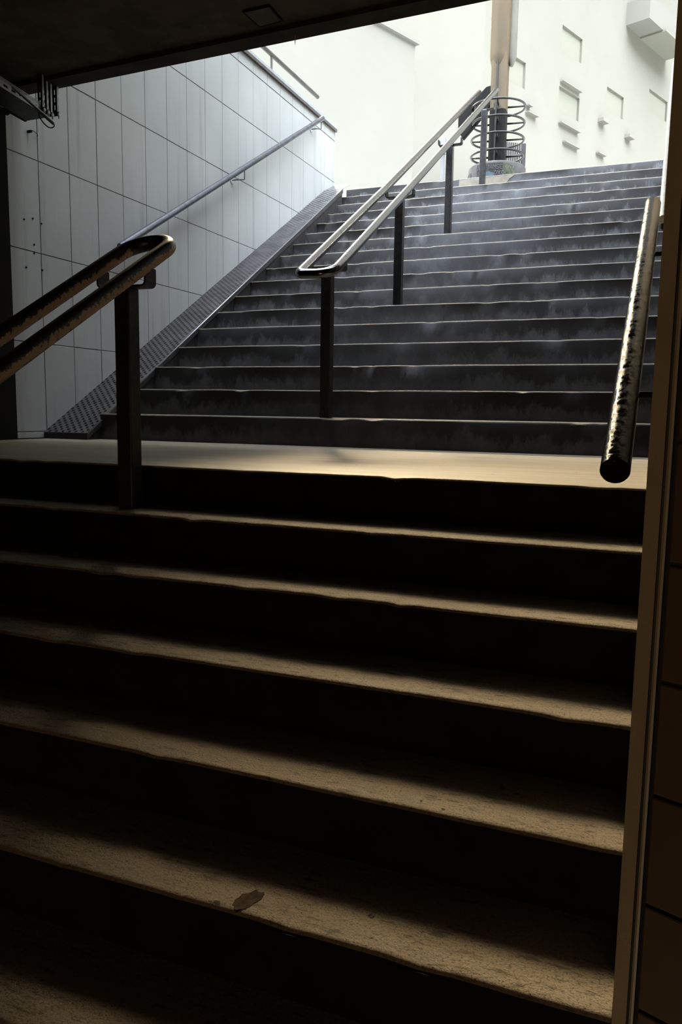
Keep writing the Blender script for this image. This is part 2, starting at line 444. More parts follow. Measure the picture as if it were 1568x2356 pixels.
# right: jamb with the splayed tiled wall turning off to the right
TA = math.radians(21.0)
JY = -1.28
def sp(s_, d_): # along the splayed wall, depth behind its face
    return (XR + 0.034 + s_*math.cos(TA) + d_*math.sin(TA), JY - 0.0 - s_*math.sin(TA) + d_*math.cos(TA))
b = MB()
poly = [sp(0, 0.004), sp(3.2, 0.004), (3.25, 1.2), (XR, 1.2), (XR, JY+0.02)]
b.prism(poly, 'z', FLOORZ-0.2, 2.085, 1)
TRH = 0.163; TRW = 0.082
z_j = [0.1775 + TRH*k for k in range(-10, 13)]
for z in z_j:
    for i in range(0, 16):
        s0, s1 = i*TRW + 0.002, (i+1)*TRW - 0.002
        zz0, zz1 = max(z+0.003, FLOORZ), min(z+TRH-0.003, 2.08)
        if zz1-zz0 < 0.02: continue
        p0, p1, p2, p3 = sp(s0, 0.012), sp(s1, 0.012), sp(s1, -0.004), sp(s0, -0.004)
        q2, q3 = sp(s1-0.002, -0.0055), sp(s0+0.002, -0.0055)
        v = [(*q, zz0) for q in (p0, p1, p2, p3)] + [(*q, zz1) for q in (p0, p1, p2, p3)] + [(*q3, zz0+0.002), (*q2, zz0+0.002), (*q2, zz1-0.002), (*q3, zz1-0.002)]
        f = [(0, 1, 2, 3), (4, 7, 6, 5), (0, 4, 5, 1), (1, 5, 6, 2), (3, 7, 4, 0), (3, 2, 9, 8), (2, 6, 10, 9), (6, 7, 11, 10), (7, 3, 8, 11), (8, 9, 10, 11)]
        b.add(v, f, 0)
struct(b.build('wall_right', [M['wall_tile'], M['trim_dark']], (XR, JY, FLOORZ)))
# corner bead: flat strip, groove, round bead
b = MB()
b.prism([(XR, JY+0.02), (XR+0.0195, JY-0.004), (XR+0.0195, JY+0.03), (XR, JY+0.03)], 'z', FLOORZ, 2.06, 0)
b.box((XR+0.0195, JY+0.004, FLOORZ), (XR+0.0235, JY+0.03, 2.06), 1)
b.prism([(XR+0.0235, JY+0.02), (XR+0.0235, JY-0.004), (XR+0.026, JY-0.008), (XR+0.029, JY-0.006), (XR+0.030, JY+0.02)], 'z', FLOORZ, 2.06, 0)
struct(b.build('trim_2', [M['trim_paint'], M['trim_dark']], (XR, JY, FLOORZ)))
# right flank of the open upper flight; unseen tall part added to block sky light
b = MB(); b.prism([(1.2, -0.3), (6.4, -0.3), (6.4, 2.95), (4.6, 2.95), (3.7, 7.5), (1.2, 7.5)], 'x', XR, 0.4)
struct(b.build('wall_right_flank', M['dark_concrete'], (XR, 1.2, 0)))
b = MB(); b.box((3.2, -6.2, FLOORZ-0.2), (3.4, 1.4, 2.75))
struct(b.build('wall_right_passage', M['dark_concrete'], (3.2, -2, FLOORZ)))

# street level behind and beside the stairs
b = MB()
b.box((-40, TOPY+0.32, TOPZ-0.4), (40, 70, TOPZ-0.004))
b.box((-40, WY0, 2.4), (XW-0.30, TOPY+0.32, TOPZ-0.004))
b.box((0.4, 1.5, 2.76), (40, TOPY+0.32, TOPZ-0.004))
struct(b.build('ground', M['paving'], (0, TOPY, TOPZ)))

# ------------------------------------------------------------------ stair flights
def step_mesh(name, y0, ztop, h, d, x0, x1, mats, parent, r, seed, nose=0.012, wav=0.0028, seg=90):
    rnd = random.Random(seed)
    ph = [rnd.uniform(0, 6.28) for _ in range(8)]
    fr = [rnd.uniform(0.8, 1.6), rnd.uniform(2, 3.5), rnd.uniform(5, 8), rnd.uniform(11, 17), rnd.uniform(24, 40)]
    am = [0.55, 0.45, 0.3, 0.16, 0.10]
    chips = [(rnd.uniform(x0, x1), rnd.uniform(0.012, 0.045), rnd.uniform(0.002, 0.008)) for _ in range(rnd.randint(4, 9))]
    V = []; Fc = []; I = []
    narc = 5
    for s_ in range(seg+1):
        x = x0 + (x1-x0)*s_/seg
        wz = wav*sum(a*math.sin(f*x+p_) for a, f, p_ in zip(am, fr, ph))*0.5
        wy = wav*sum(a*math.sin(f*1.3*x+p_+2) for a, f, p_ in zip(am, fr, ph))*0.7
        ch = sum(dp*math.exp(-((x-cx)/w)**2) for cx, w, dp in chips)
        prof = [(0.0, -h), (0.0, -h*0.55), (0.0, -r-0.004)]
        for a in range(narc+1):
            th = math.pi/2*a/narc
            prof.append((r - r*math.cos(th) + wy*(1 if a else .6) + ch*0.7, -r + r*math.sin(th) + wz - ch))
        prof += [(0.05, wz*0.6 - ch*0.1), (0.12, wz*0.25), (d*0.75, 0.0), (d, 0.0), (d, -h)]
        V += [(x, y0+q[0], ztop+q[1]) for q in prof]
    n = len(prof)
    for s_ in range(seg):
        a = s_*n; c = a+n
        for j in range(n):
            j2 = (j+1) % n
            Fc.append((a+j, a+j2, c+j2, c+j)); I.append(0 if 3 <= j <= n-2 else 1)
            if 0 <= j <= 3: I[-1] = 1
    Fc.append(tuple(range(n))); I.append(1)
    Fc.append(tuple(reversed(range(seg*n, seg*n+n)))); I.append(1)
    o = link(name, V, Fc, mats, ((x0+x1)/2, y0, ztop-h), parent, True, I)
    o.data.set_sharp_from_angle(angle=math.radians(50))
    return o

low = thing('stair_flight', (-1.8, -1.2, FLOORZ), 'lower flight of dark concrete steps with tan treads rising to the landing', 'stairs')
xl, xr = XW+0.021, XR-0.001
lz = {1: -0.1419, 2: -0.2878, 3: -0.4317, 4: -0.5756, 5: -0.7185}
lz = {k: -k*HL for k in range(1, 9)}
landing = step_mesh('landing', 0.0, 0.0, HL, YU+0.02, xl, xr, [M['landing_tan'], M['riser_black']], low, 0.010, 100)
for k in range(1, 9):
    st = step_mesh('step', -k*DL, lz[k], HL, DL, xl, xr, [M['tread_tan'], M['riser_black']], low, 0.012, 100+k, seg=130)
    if k == 5:
        step5 = st
# back corner of the landing running on beside the ramp foot
b = MB(); b.box((XW-0.001, YU+0.021, -HL), (-3.38, 2.02, 0))
b.build('landing_corner', M['landing_tan'], (XW, YU, -HL), low)
# dark mended patch and small pits on the fifth tread below the landing
rnd = random.Random(3)
b = MB(); ring = []
cx, cy, cz = -0.672, -1.172, -5*HL
for a in range(22):
    th = 2*math.pi*a/22
    rr = 1 + rnd.uniform(-0.16, 0.16)
    ring.append((cx + 0.020*rr*math.cos(th) + 0.009*math.sin(th), cy + 0.034*rr*math.sin(th)))
b.prism(ring, 'z', cz-0.004, cz+0.0009)
b.build('repair_patch', M['patch'], (cx, cy, cz), step5)['label'] = 'dark mended patch on the tread edge'

up = thing('stair_flight', (-1.8, YU, 0), 'upper flight of grey stained concrete steps climbing from landing to bright street', 'stairs')
for k in range(1, 18):
    y0 = YU + (k-1)*DU
    xa = -3.362 if k <= 4 else -3.62
    step_mesh('step', y0, k*HU, HU, DU + (0.03 if k == 17 else 0), xa, XR-0.002, [M['tread_grey'], M['riser_grey']], up, 0.0095, 200+k, wav=0.0042)
# cream paint left on the top riser under the round base
b = MB()
yf = TOPY - 0.004
rnd = random.Random(5)
pts = [(-2.26, TOPZ-0.012), (-2.26, TOPZ-0.112), (-2.0, TOPZ-0.105), (-1.93, TOPZ-0.115), (-1.80, TOPZ-0.10), (-1.74, TOPZ-0.108), (-1.715, TOPZ-0.075), (-1.70, TOPZ-0.05), (-1.64, TOPZ-0.014)]
b.prism(pts, 'y', yf, yf+0.01)
b.build('paint_patch', M['cream_paint'], (-2, yf, TOPZ-0.1), up)['label'] = 'cream paint patch on the top riser'

# ------------------------------------------------------------------ checker plate ramp along the left wall
RS, RY0, RZ0 = 0.583, 1.62, 0.042
RY1 = 6.15
def rz(y): return RZ0 + RS*(y-RY0)
def rx(y): return -3.353 + (y-1.62)*(-3.477+3.353)/(6.25-1.62)
ramp = thing('ramp', (-3.53, RY0, 0), 'grey checker plate ramp running up beside the tiled wall', 'ramp')
b = MB()
ct = math.atan(RS)
V = [(XW+0.002, RY0, rz(RY0)), (rx(RY0), RY0, rz(RY0)), (rx(RY1), RY1, rz(RY1)), (XW+0.002, RY1, rz(RY1))]
nrm = Vector((0, -math.sin(ct), math.cos(ct)))
b.add([Vector(q) for q in V] + [Vector(q) - nrm*0.006 for q in V], [(0, 1, 2, 3), (7, 6, 5, 4), (0, 4, 5, 1), (1, 5, 6, 2), (2, 6, 7, 3), (3, 7, 4, 0)])
CELL = 0.0262
slope = Vector((0, math.cos(ct), math.sin(ct))); ex = Vector((1, 0, 0))
org = Vector((XW+0.002, RY0, rz(RY0)))
Ltot = (RY1-RY0)/math.cos(ct)
for r_ in range(int(Ltot/CELL)):
    yc = RY0 + (r_+0.5)*CELL*math.cos(ct)
    wdt = rx(yc) - (XW+0.002)
    for c_ in range(int(wdt/CELL)):
        pc = org + ex*((c_+0.5)*CELL) + slope*((r_+0.5)*CELL)
        if (r_+c_) % 2: da, db = (ex*0.8+slope*0.6), (slope*0.8-ex*0.6)
        else: da, db = (slope*0.8-ex*0.6), (-(ex*0.8)-slope*0.6)
        for q in (-0.36, -0.12, 0.12, 0.36):
            c0 = pc + db*(q*CELL); hl, hw, hh = CELL*0.42, CELL*0.072, 0.0022
            v = [c0 - da*hl, c0 - db*hw, c0 + da*hl, c0 + db*hw, c0 - da*hl*0.55 + nrm*hh, c0 + da*hl*0.55 + nrm*hh]
            b.add(v, [(0, 1, 4), (1, 2, 5), (1, 5, 4), (2, 3, 5), (3, 0, 4), (3, 4, 5)])
b.build('tread_plate', M['checker_steel'], (-3.53, RY0, RZ0), ramp)
# folded outer edge
b = MB()
e0, e1 = Vector((rx(RY0), RY0, rz(RY0))), Vector((rx(RY1), RY1, rz(RY1)))

v = [e0 + Vector((0.004, 0, 0)), e1 + Vector((0.004, 0, 0)), e1 + Vector((0.004, 0, -0.052)), e0 + Vector((0.004, 0, -0.038)),
     e0 - Vector((0.002, 0, 0)), e1 - Vector((0.002, 0, 0)), e1 + Vector((-0.002, 0, -0.052)), e0 + Vector((-0.002, 0, -0.038))]
b.add(v, [(0, 1, 2, 3), (7, 6, 5, 4), (0, 4, 5, 1), (1, 5, 6, 2), (2, 6, 7, 3), (3, 7, 4, 0)])
b.build('edge_flange', M['checker_steel'], (rx(RY0), RY0, RZ0), ramp)
b = MB()
b.tube([e0 + Vector((0.002, 0, 0)) - nrm*0.003, e1 + Vector((0.002, 0, 0)) - nrm*0.003], 0.0042, 8)
b.build('folded_edge', M['checker_edge'], (rx(RY0), RY0, RZ0), ramp, True)
b = MB(); b.box((XW+0.002, RY0, 0), (rx(RY0), RY0+0.006, rz(RY0)-0.004))
b.build('front_lip', M['black_paint'], (-3.53, RY0, 0), ramp)
b = MB()
y2 = 6.42
v = [(XW+0.002, RY1+0.004, rz(RY1)+0.002), (rx(RY1), RY1+0.004, rz(RY1)+0.002), (rx(RY1)-0.02, y2, TOPZ-0.002), (XW+0.002, y2, TOPZ-0.002)]
b.add([Vector(q) for q in v] + [Vector(q) - Vector((0, 0, 0.006)) for q in v], [(0, 1, 2, 3), (7, 6, 5, 4), (0, 4, 5, 1), (1, 5, 6, 2), (2, 6, 7, 3), (3, 7, 4, 0)])
v0 = [Vector(q) for q in v]
for r_ in range(20):
    for c_ in range(9):
        pc = v0[0].lerp(v0[3], (r_+0.5)/20).lerp(v0[1].lerp(v0[2], (r_+0.5)/20), (c_+0.5)/9)
        dx_ = 0.008 if (r_+c_) % 2 else -0.008
        b.add([pc+Vector((-dx_, -0.008, 0)), pc+Vector((dx_*0.2+0.002, 0, 0)), pc+Vector((dx_, 0.008, 0.001)), pc+Vector((0, 0, 0.003))], [(0, 1, 3), (1, 2, 3), (2, 0, 3)])
b.build('top_plate', M['checker_steel'], (-3.55, RY1, rz(RY1)), ramp)
# side panel closing the dark space below the plate
b = MB()
def sx(y): return rx(y) - 0.006
v = [(sx(1.63), 1.63, 0.0), (sx(1.63), 1.63, rz(1.63)-0.008), (sx(RY1), RY1, rz(RY1)-0.008), (sx(RY1), RY1, rz(RY1)-0.30), (sx(2.3), 2.3, 0.0)]
b.add([Vector(q) for q in v] + [Vector(q)-Vector((0.02, 0, 0)) for q in v], [tuple(range(5)), tuple(range(9, 4, -1))] + [(i, (i+1) % 5, 5+(i+1) % 5, 5+i) for i in range(5)])
b.build('side_panel', M['black_paint'], (rx(RY0), RY0, 0), ramp)

# ------------------------------------------------------------------ coping of the tiled wall, guard railing above it
b = MB()
b.prism([(XW-0.31, WZ1), (XW+0.026, WZ1), (XW+0.026, WZ1+0.030), (XW-0.31, WZ1+0.030)], 'y', WY0, WY1, 0)
b.prism([(XW-0.31, WZ1+0.030), (XW+0.018, WZ1+0.030), (XW+0.018, WZ1+0.062), (XW-0.31, WZ1+0.075)], 'y', WY0, WY1, 1)
struct(b.build('trim_3', [M['coping_dark'], M['coping_pale']], (XW, WY0, WZ1)))

gr = thing('guard_railing', (XW-0.05, 4.93, WZ1+0.066), 'thin grey guard railing standing on top of the tiled wall coping', 'railing')
b = MB(); b.tube([(XW-0.05, 2.2, 3.648), (XW-0.05, 6.05, 3.655)], 0.022, 14)
b.build('top_rail', M['rail_grey'], (XW-0.05, 2.2, 3.65), gr, True, angle=0.7)
for y in (3.4, 4.925):
    b = MB(); b.tube([(XW-0.05, y, WZ1+0.064), (XW-0.05, y, 3.645)], 0.012, 10)
    b.build('post', M['rail_grey'], (XW-0.05, y, WZ1), gr, True, angle=0.7)

# ------------------------------------------------------------------ handrail on the tiled wall
hr = thing('handrail', (-3.615, 2.5, 1.40), 'steel tube handrail fixed to the white tiled wall', 'handrail')
p0 = Vector((-3.615, 2.33, 1.403-(2.455-2.33)*0.5715)); p1 = Vector((-3.615, 5.89, 3.365))
b = MB(); b.tube([p0, p1], 0.0245, 20)
b.build('tube', M['steel_blue'], p0, hr, True, bevel=0.003, angle=0.7)
def wall_bracket(y, par):
    z = 3.365 - (5.89-y)*0.5715
    b = MB()
    b.tube(fillet([(-3.615, y+0.05, z-0.015+0.05*0.57), (-3.615, y+0.05, z-0.075), (-3.640, y-0.035, z-0.095), (XW+0.004, y-0.035, z-0.095)], 0.012, 5), 0.0048, 8)
    br = b.build('bracket', M['black_paint'], (XW, y, z-0.09), par, True)
    b = MB(); pts = []
    b.tube([(XW+0.001, y-0.035, z-0.095), (XW+0.007, y-0.035, z-0.095)], 0.026, 18)
    b.build('rose', M['galvanised'], (XW, y-0.035, z-0.095), br, False)
for y in (4.09, 5.80): wall_bracket(y, hr)

# ------------------------------------------------------------------ double handrails with U-shaped ends
def bracket(par, xc, yc, zl, half, mat, tall=0.055, depth=0.055, th=0.007):
    """saddle: flat plate on the post with two upturned ends carrying the tubes"""
    a, z0 = half+0.016, zl
    out_ = fillet([(xc-a, yc, z0+tall), (xc-a, yc, z0), (xc+a, yc, z0), (xc+a, yc, z0+tall)], 0.014, 5)
    b = MB()
    n = len(out_)
    cl = []
    for k, q in enumerate(out_):
        if k == 0: d = out_[1]-out_[0]
        elif k == n-1: d = out_[-1]-out_[-2]
        else: d = out_[k+1]-out_[k-1]
        d = Vector(d).normalized(); nn_ = Vector((-d.z, 0, d.x))
        cl.append((Vector(q)-nn_*th/2, Vector(q)+nn_*th/2))
    V = []
    for i_, o_ in cl:
        for dy in (-depth/2, depth/2):
            V += [i_+Vector((0, dy, 0)), o_+Vector((0, dy, 0))]
    Fc = []
    for k in range(n-1):
        a_, c_ = k*4, k*4+4
        Fc += [(a_, a_+1, c_+1, c_), (a_+2, c_+2, c_+3, a_+3), (a_, c_, c_+2, a_+2), (a_+1, a_+3, c_+3, c_+1)]
    Fc += [(0, 2, 3, 1), (4*n-4, 4*n-3, 4*n-1, 4*n-2)]
    b.add(V, Fc)
    return b.build('bracket', mat, (xc, yc, z0), par, False, bevel=0.0015)

def post(par, xc, yc, z0, z1, w, mat):
    b = MB(); b.box((xc-w/2, yc-w/2, z0), (xc+w/2, yc+w/2, z1))
    return b.build('post', mat, (xc, yc, z0), par, False, bevel=0.004)

# lower left
lh = thing('handrail', (-1.72, -0.12, -HL), 'double tube handrail with chipped brown paint and rounded end, at left foreground', 'handrail')
sl = HL/DL
def LZ(y): return 0.694 + (y+0.12)*sl
xL_, xR_ = -1.812, -1.626
ytip = 0.055
path = fillet([(xL_-0.0, -2.3, LZ(-2.3)), (xL_, ytip, LZ(ytip)), (xR_, ytip, LZ(ytip)), (xR_, -2.3, LZ(-2.3))], [0.092, 0.092], 12)
b = MB(); b.tube(path, 0.0262, 24)
b.build('tube', M['paint_chipped'], (xL_, 0, LZ(0)), lh, True, angle=0.9)
post(lh, -1.719, -0.12, -HL, 0.612, 0.060, M['black_paint'])
bracket(lh, -1.719, -0.12, 0.615, 0.093-0.012, M['black_paint'], 0.060, 0.062)
post(lh, -1.719, -2.06, -8*HL, LZ(-2.06)-0.08, 0.060, M['black_paint'])
bracket(lh, -1.719, -2.06, LZ(-2.06)-0.077, 0.081, M['black_paint'], 0.058, 0.062)

# central upper
uh = thing('handrail', (-1.80, 1.82, HU), 'long double tube handrail climbing the middle of the upper steps', 'handrail')
posts = [(-1.800, YU+0.060, 1, 0.988), (-1.877, YU+5*DU+0.06, 6, 1.768), (-1.910, YU+10*DU+0.06, 11, 2.592), (-1.944, YU+15*DU+0.06, 16, 3.412)]
# tube centre lines, right and left
Rl = [(-1.700, 1.814, 1.042), (-1.792, 3.334, 1.838), (-1.872, 6.60, 3.684)]
Ll = [(-1.902, 1.814, 1.046), (-1.990, 3.334, 1.838), (-2.062, 6.60, 3.684)]
def ext(a, c, y):
    k = (y-a[1])/(c[1]-a[1]); return tuple(a[i]+(c[i]-a[i])*k for i in range(3))
rt, lt = ext(Rl[0], Rl[1], 1.615), ext(Ll[0], Ll[1], 1.625)
path = fillet([Ll[2], Ll[1], Ll[0], lt, rt, Rl[0], Rl[1], Rl[2]], [0.5, 0.5, 0.045, 0.085, 0.5, 0.5], 8)
b = MB(); b.tube(path, 0.0265, 22)
b.build('tube', M['steel_worn'], lt, uh, True, angle=0.9)
for xc, yc, k, zt in posts:
    post(uh, xc, yc, k*HU, zt, 0.060, M['post_steel'] if k > 1 else M['black_paint'])
    bracket(uh, xc, yc, zt+0.003, 0.088, M['black_paint'], 0.050, 0.060)

# right lower
rh = thing('handrail', (-0.045, -1.0, 0.107), 'single thick dark tube handrail with blunt end beside right jamb', 'handrail')
p0, p1 = Vector((-0.0665, -0.985, 0.113)), Vector((-0.0655, 0.44, 0.890))
dr = (p1-p0).normalized()
pts = [p0, p0+dr*0.006] + [p0.lerp(p1, k/12) for k in range(1, 12)] + [p1-dr*0.006, p1]
b = MB(); b.tube([p0 + (p1-p0)*(k/40) for k in range(41)], 0.0252, 28)
b.build('tube', M['paint_lumpy'], p0, rh, True, bevel=0.004, angle=0.8)
for k in (0.25, 0.80):
    q = p0.lerp(p1, k)
    b = MB(); b.tube(fillet([q + Vector((0, 0, -0.02)), q + Vector((0, 0, -0.055)), (XR-0.002, q.y, q.z-0.055)], 0.012, 5), 0.007, 10)
    b.build('bracket', M['black_paint'], q, rh, True)

# right upper
ur = thing('handrail', (-0.05, 2.0, 1.17), 'bright slim tube handrail at far right of the upper steps', 'handrail')
p0, p1 = Vector((-0.052, 2.0, 1.185)), Vector((-0.088, 6.60, 3.70))
b = MB(); b.tube([p0, p1], 0.021, 18)
b.build('tube', M['steel_bright'], p0, ur, True, bevel=0.002, angle=0.7)
for y in (2.10, 5.6):
    q = p0.lerp(p1, (y-2.0)/4.6)
    b = MB(); b.tube(fillet([q+Vector((0, 0, -0.018)), q+Vector((0, 0, -0.075)), (XR+0.0, y, q.z-0.085)], 0.015, 5), 0.012, 10)
    b.build('bracket', M['black_paint'], q, ur, True)
# ------------------------------------------------------------------ ceiling: hatch, drip, cable tray, lamp with cable
b = MB()
hp = [(-1.955, 1.125), (-1.815, 1.118), (-1.820, 1.262), (-1.948, 1.278)]
b.prism(hp, 'z', 2.076, 2.086)
hatch = thing('ceiling_hatch', (-1.885, 1.195, 2.085), 'small square dark access panel in the ceiling near its edge', 'hatch')
b.build('panel', M['hatch'], (-1.885, 1.195, 2.08), hatch, bevel=0.003)
b = MB()
for k in range(4):
    a_, c_ = Vector((*hp[k], 2.079)), Vector((*hp[(k+1) % 4], 2.079))
    b.tube([a_, c_], 0.0055, 6)
b.build('frame', M['rubber'], (-1.885, 1.195, 2.08), hatch)
b = MB(); b.tube([(-1.805, 1.385, 2.0598), (-1.806, 1.385, 2.045), (-1.8055, 1.385, 2.028), (-1.806, 1.385, 2.016)], [0.0028, 0.0026, 0.0018, 0.0006], 8)
tag(b.build('mineral_drip', M['drip'], (-1.805, 1.385, 2.06), smooth_=True), 'small pale mineral drip hanging from the ceiling edge', 'drip')

tray = thing('cable_tray', (-3.40, 1.25, 1.9), 'perforated galvanised cable tray under the ceiling at upper left', 'cable tray')
TX = -3.400
def tz(y): return 1.934 - 0.105*(y-1.09)
def strip(b, o_, d_, n_, th, L, hgt, slots, lo_=0.30, hi_=0.66):
    """flat strip with real slots; o_ lower start, d_ along, n_ across, th thickness vector"""
    def cell(a0, a1, h0, h1):
        v = [o_ + d_*a_ + n_*h_ + t_ for t_ in (Vector((0, 0, 0)), th) for (a_, h_) in ((a0, h0), (a1, h0), (a1, h1), (a0, h1))]
        b.add(v, [(0, 1, 2, 3), (7, 6, 5, 4), (0, 4, 5, 1), (1, 5, 6, 2), (2, 6, 7, 3), (3, 7, 4, 0)])
    cell(0, L, 0, hgt*lo_); cell(0, L, hgt*hi_, hgt)
    last = 0
    for s0, s1 in slots + [(L, L)]:
        if s0 > last: cell(last, s0, hgt*lo_, hgt*hi_)
        last = s1
A, Bp = Vector((TX, 0.45, tz(0.45))), Vector((TX, 1.425, tz(1.425)))
dA = (Bp-A).normalized(); nA = Vector((0, -dA.z, dA.y)); Lt = (Bp-A).length
slots = [(0.02+0.056*k, 0.050+0.056*k) for k in range(int(Lt/0.056))]
b = MB()
strip(b, A - nA*0.026, dA, nA, Vector((-0.003, 0, 0)), Lt, 0.036, slots)
b.build('side_strip', M['galvanised'], A, tray)
b = MB()
for off in (0.015, 0.023):
    b.tube([A + nA*off, Bp + nA*off], 0.0028, 6)
b.build('top_flange', M['galvanised'], A, tray)
b = MB()
v = []
for x in (-0.004, -0.17):
    for a_, h_ in ((0, -0.026), (Lt, -0.026), (Lt, -0.023), (0, -0.023)):
        p_ = A + dA*a_ + nA*h_; v.append((p_.x+x, p_.y, p_.z))
b.add(v, [(0, 1, 2, 3), (7, 6, 5, 4), (0, 4, 5, 1), (1, 5, 6, 2), (2, 6, 7, 3), (3, 7, 4, 0)])
b.build('tray_floor', M['black_paint'], A, tray)
rnd = random.Random(9)
for k in range(3):
    b = MB(); q0 = A + Vector((-0.035-0.045*k, 0, -0.008))
    b.tube([q0 + dA*(Lt*j/10) + Vector((0, 0, rnd.uniform(-0.003, 0.004))) for j in range(11)], 0.012, 8)
    b.build('cable', M['rubber'], q0, tray, True)
# upright slotted channels the tray hangs from, unlit webs coloured dark, flanges facing daylight coloured pale
for k, (y, x) in enumerate(((1.366, TX+0.012), (1.400, TX+0.012), (1.432, TX+0.012), (1.474, TX+0.022))):
    zt = 2.0595 if y > 1.395 else 2.0845
    zb = tz(y) - 0.022 + (0.02 if k == 3 else 0)
    L = zt-zb
    b = MB()
    sl_ = [(0.035+0.042*j, 0.062+0.042*j) for j in range(max(1, int((L-0.03)/0.042)))]
    strip(b, Vector((x-0.034, y-0.008, zb)), Vector((0, 0, 1)), Vector((1, 0, 0)), Vector((0, 0.002, 0)), L, 0.034, sl_, 0.42, 0.60)
    h_ = b.build('hanger', M['black_paint'], (x, y, zb), tray)
    b = MB()
    strip(b, Vector((x, y-0.008, zb)), Vector((0, 0, 1)), Vector((0, 1, 0)), Vector((-0.002, 0, 0)), L, 0.015 if k < 3 else 0.018, sl_, 0.40, 0.62)
    b.build('flange', M['galvanised'], (x, y, zb), h_)
    b = MB(); b.tube([(x-0.006, y, zb+0.010), (x+0.010, y, zb+0.010)], 0.009, 6)
    b.tube([(x+0.004, y, zb-0.012), (x+0.004, y, zb+0.026)], 0.0048, 8)
    b.build('bolt', M['galvanised'], (x, y, zb), h_)
rodq0, rodq1 = Vector((-3.36, 1.10, 1.915)), Vector((-3.36, 1.408, 1.830))
b = MB(); b.tube([rodq0, rodq0.lerp(rodq1, 0.66), rodq0.lerp(rodq1, 0.68), rodq1], [0.0045, 0.0045, 0.0085, 0.0085], 10)
rod = b.build('rod', M['black_paint'], rodq0, tray, True, angle=0.7)
b = MB(); b.tube([rodq0 + Vector((0.004, 0, 0.004)), rodq1+Vector((0.006, 0, 0.006))], 0.0028, 6)
b.build('edge_strip', M['galvanised'], rodq0, rod, True)
b = MB()
loop = [(-3.362, 1.296, 1.852), (-3.362, 1.304, 1.832), (-3.361, 1.324, 1.812), (-3.36, 1.350, 1.800), (-3.36, 1.375, 1.797), (-3.36, 1.400, 1.804), (-3.36, 1.416, 1.818), (-3.36, 1.412, 1.832)]
sm = []
for k in range(len(loop)-1):
    P0, P1, P2, P3 = (Vector(loop[max(0, min(len(loop)-1, k+j))]) for j in (-1, 0, 1, 2))
    for j in range(5):
        t_ = j/5
        sm.append(0.5*((2*P1) + (P2-P0)*t_ + (2*P0-5*P1+4*P2-P3)*t_*t_ + (3*P1-P0-3*P2+P3)*t_**3))
sm.append(Vector(loop[-1]))
b.tube(sm, 0.0034, 8)
b.build('cable_loop', M['rubber'], loop[0], tray, True)
# dark pipes between the tray and the wall
pb = thing('pipe_bundle', (-3.50, 1.0, 1.9), 'bunch of dark pipes along the wall beneath the cable tray', 'pipes')
for k, (x, dz, r_, ye) in enumerate(((-3.60, 0.030, 0.020, 1.45), (-3.648, 0.036, 0.024, 1.36))):
    b = MB(); b.tube([(x, 0.45 + (ye-0.45)*j/8, tz(0.45 + (ye-0.45)*j/8) + dz - 0.03 + 0.003*math.sin(j*1.7+k)) for j in range(9)], r_, 12)
    b.build('pipe', M['rubber'], (x, 0.45, tz(0.45)), pb, True)
for y in (0.8, 1.24):
    b = MB(); b.box((-3.679, y-0.012, tz(y)-0.030), (-3.575, y+0.012, tz(y)-0.024)); b.box((-3.679, y-0.012, tz(y)-0.030), (-3.674, y+0.012, tz(y)+0.03))
    b.build('clamp', M['black_paint'], (-3.6, y, tz(y)-0.1), pb)

# hook with a wire end and screw plugs on the tiled wall
hk = thing('wall_hook', (XW, 1.575, 1.875), 'small black fixing with a stub of wire on the tiled wall', 'hook')
b = MB(); b.tube([(XW-0.002, 1.570, 1.873), (XW+0.030, 1.570, 1.873)], 0.0085, 10)
b.build('block', M['rubber'], (XW, 1.57, 1.873), hk, bevel=0.001)
b = MB(); b.tube(fillet([(XW+0.02, 1.575, 1.880), (XW+0.02, 1.600, 1.884), (XW+0.010, 1.640, 1.878), (XW+0.003, 1.648, 1.868)], 0.01, 4), 0.0022, 6)
b.build('wire', M['rubber'], (XW, 1.6, 1.88), hk, True)
lab = ['leftmost of the top row of three', 'middle of the top row of three', 'rightmost of the top row of three', 'just above the crossing tile joint', 'right on the horizontal tile joint', 'lowest one at left', 'lowest one at the vertical joint']
for (y, z), l_ in zip(((1.512, 1.344), (1.586, 1.365), (1.660, 1.350), (1.590, 1.209), (1.587, 1.156), (1.516, 1.059), (1.654, 1.064)), lab):
    b = MB(); b.tube([(XW-0.003, y, z), (XW+0.004, y, z), (XW+0.005, y, z)], [0.0062, 0.0062, 0.004], 10)
    tag(b.build('screw_plug', M['rubber'], (XW, y, z)), 'tiny dark screw plug in the tiled wall, ' + l_, 'screw plug', 'screw plugs in the tiled wall')

# ------------------------------------------------------------------ column at the head of the stairs with its wire rings
CX, CY = -1.925, 7.05
co = thing('column', (CX, CY, TOPZ), 'dark steel column with upper sleeve coloured tan for glare at the head of the stairs', 'column')
b = MB()
cxs = CX - 0.005
w_ = 0.090; ch_ = 0.026
octo = [(cxs-w_+ch_, CY-w_), (cxs+w_-ch_, CY-w_), (cxs+w_, CY-w_+ch_), (cxs+w_, CY+w_-ch_), (cxs+w_-ch_, CY+w_), (cxs-w_+ch_, CY+w_), (cxs-w_, CY+w_-ch_), (cxs-w_, CY-w_+ch_)]
b.prism(octo, 'z', TOPZ+0.19, 3.62, 0)
b.build('shaft', M['column_dark'], (CX, CY, TOPZ), co)
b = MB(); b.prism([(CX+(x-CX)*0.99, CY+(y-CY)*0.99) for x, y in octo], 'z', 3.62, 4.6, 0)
b.build('upper_shaft', M['column_glare'], (CX, CY, 3.75), co)
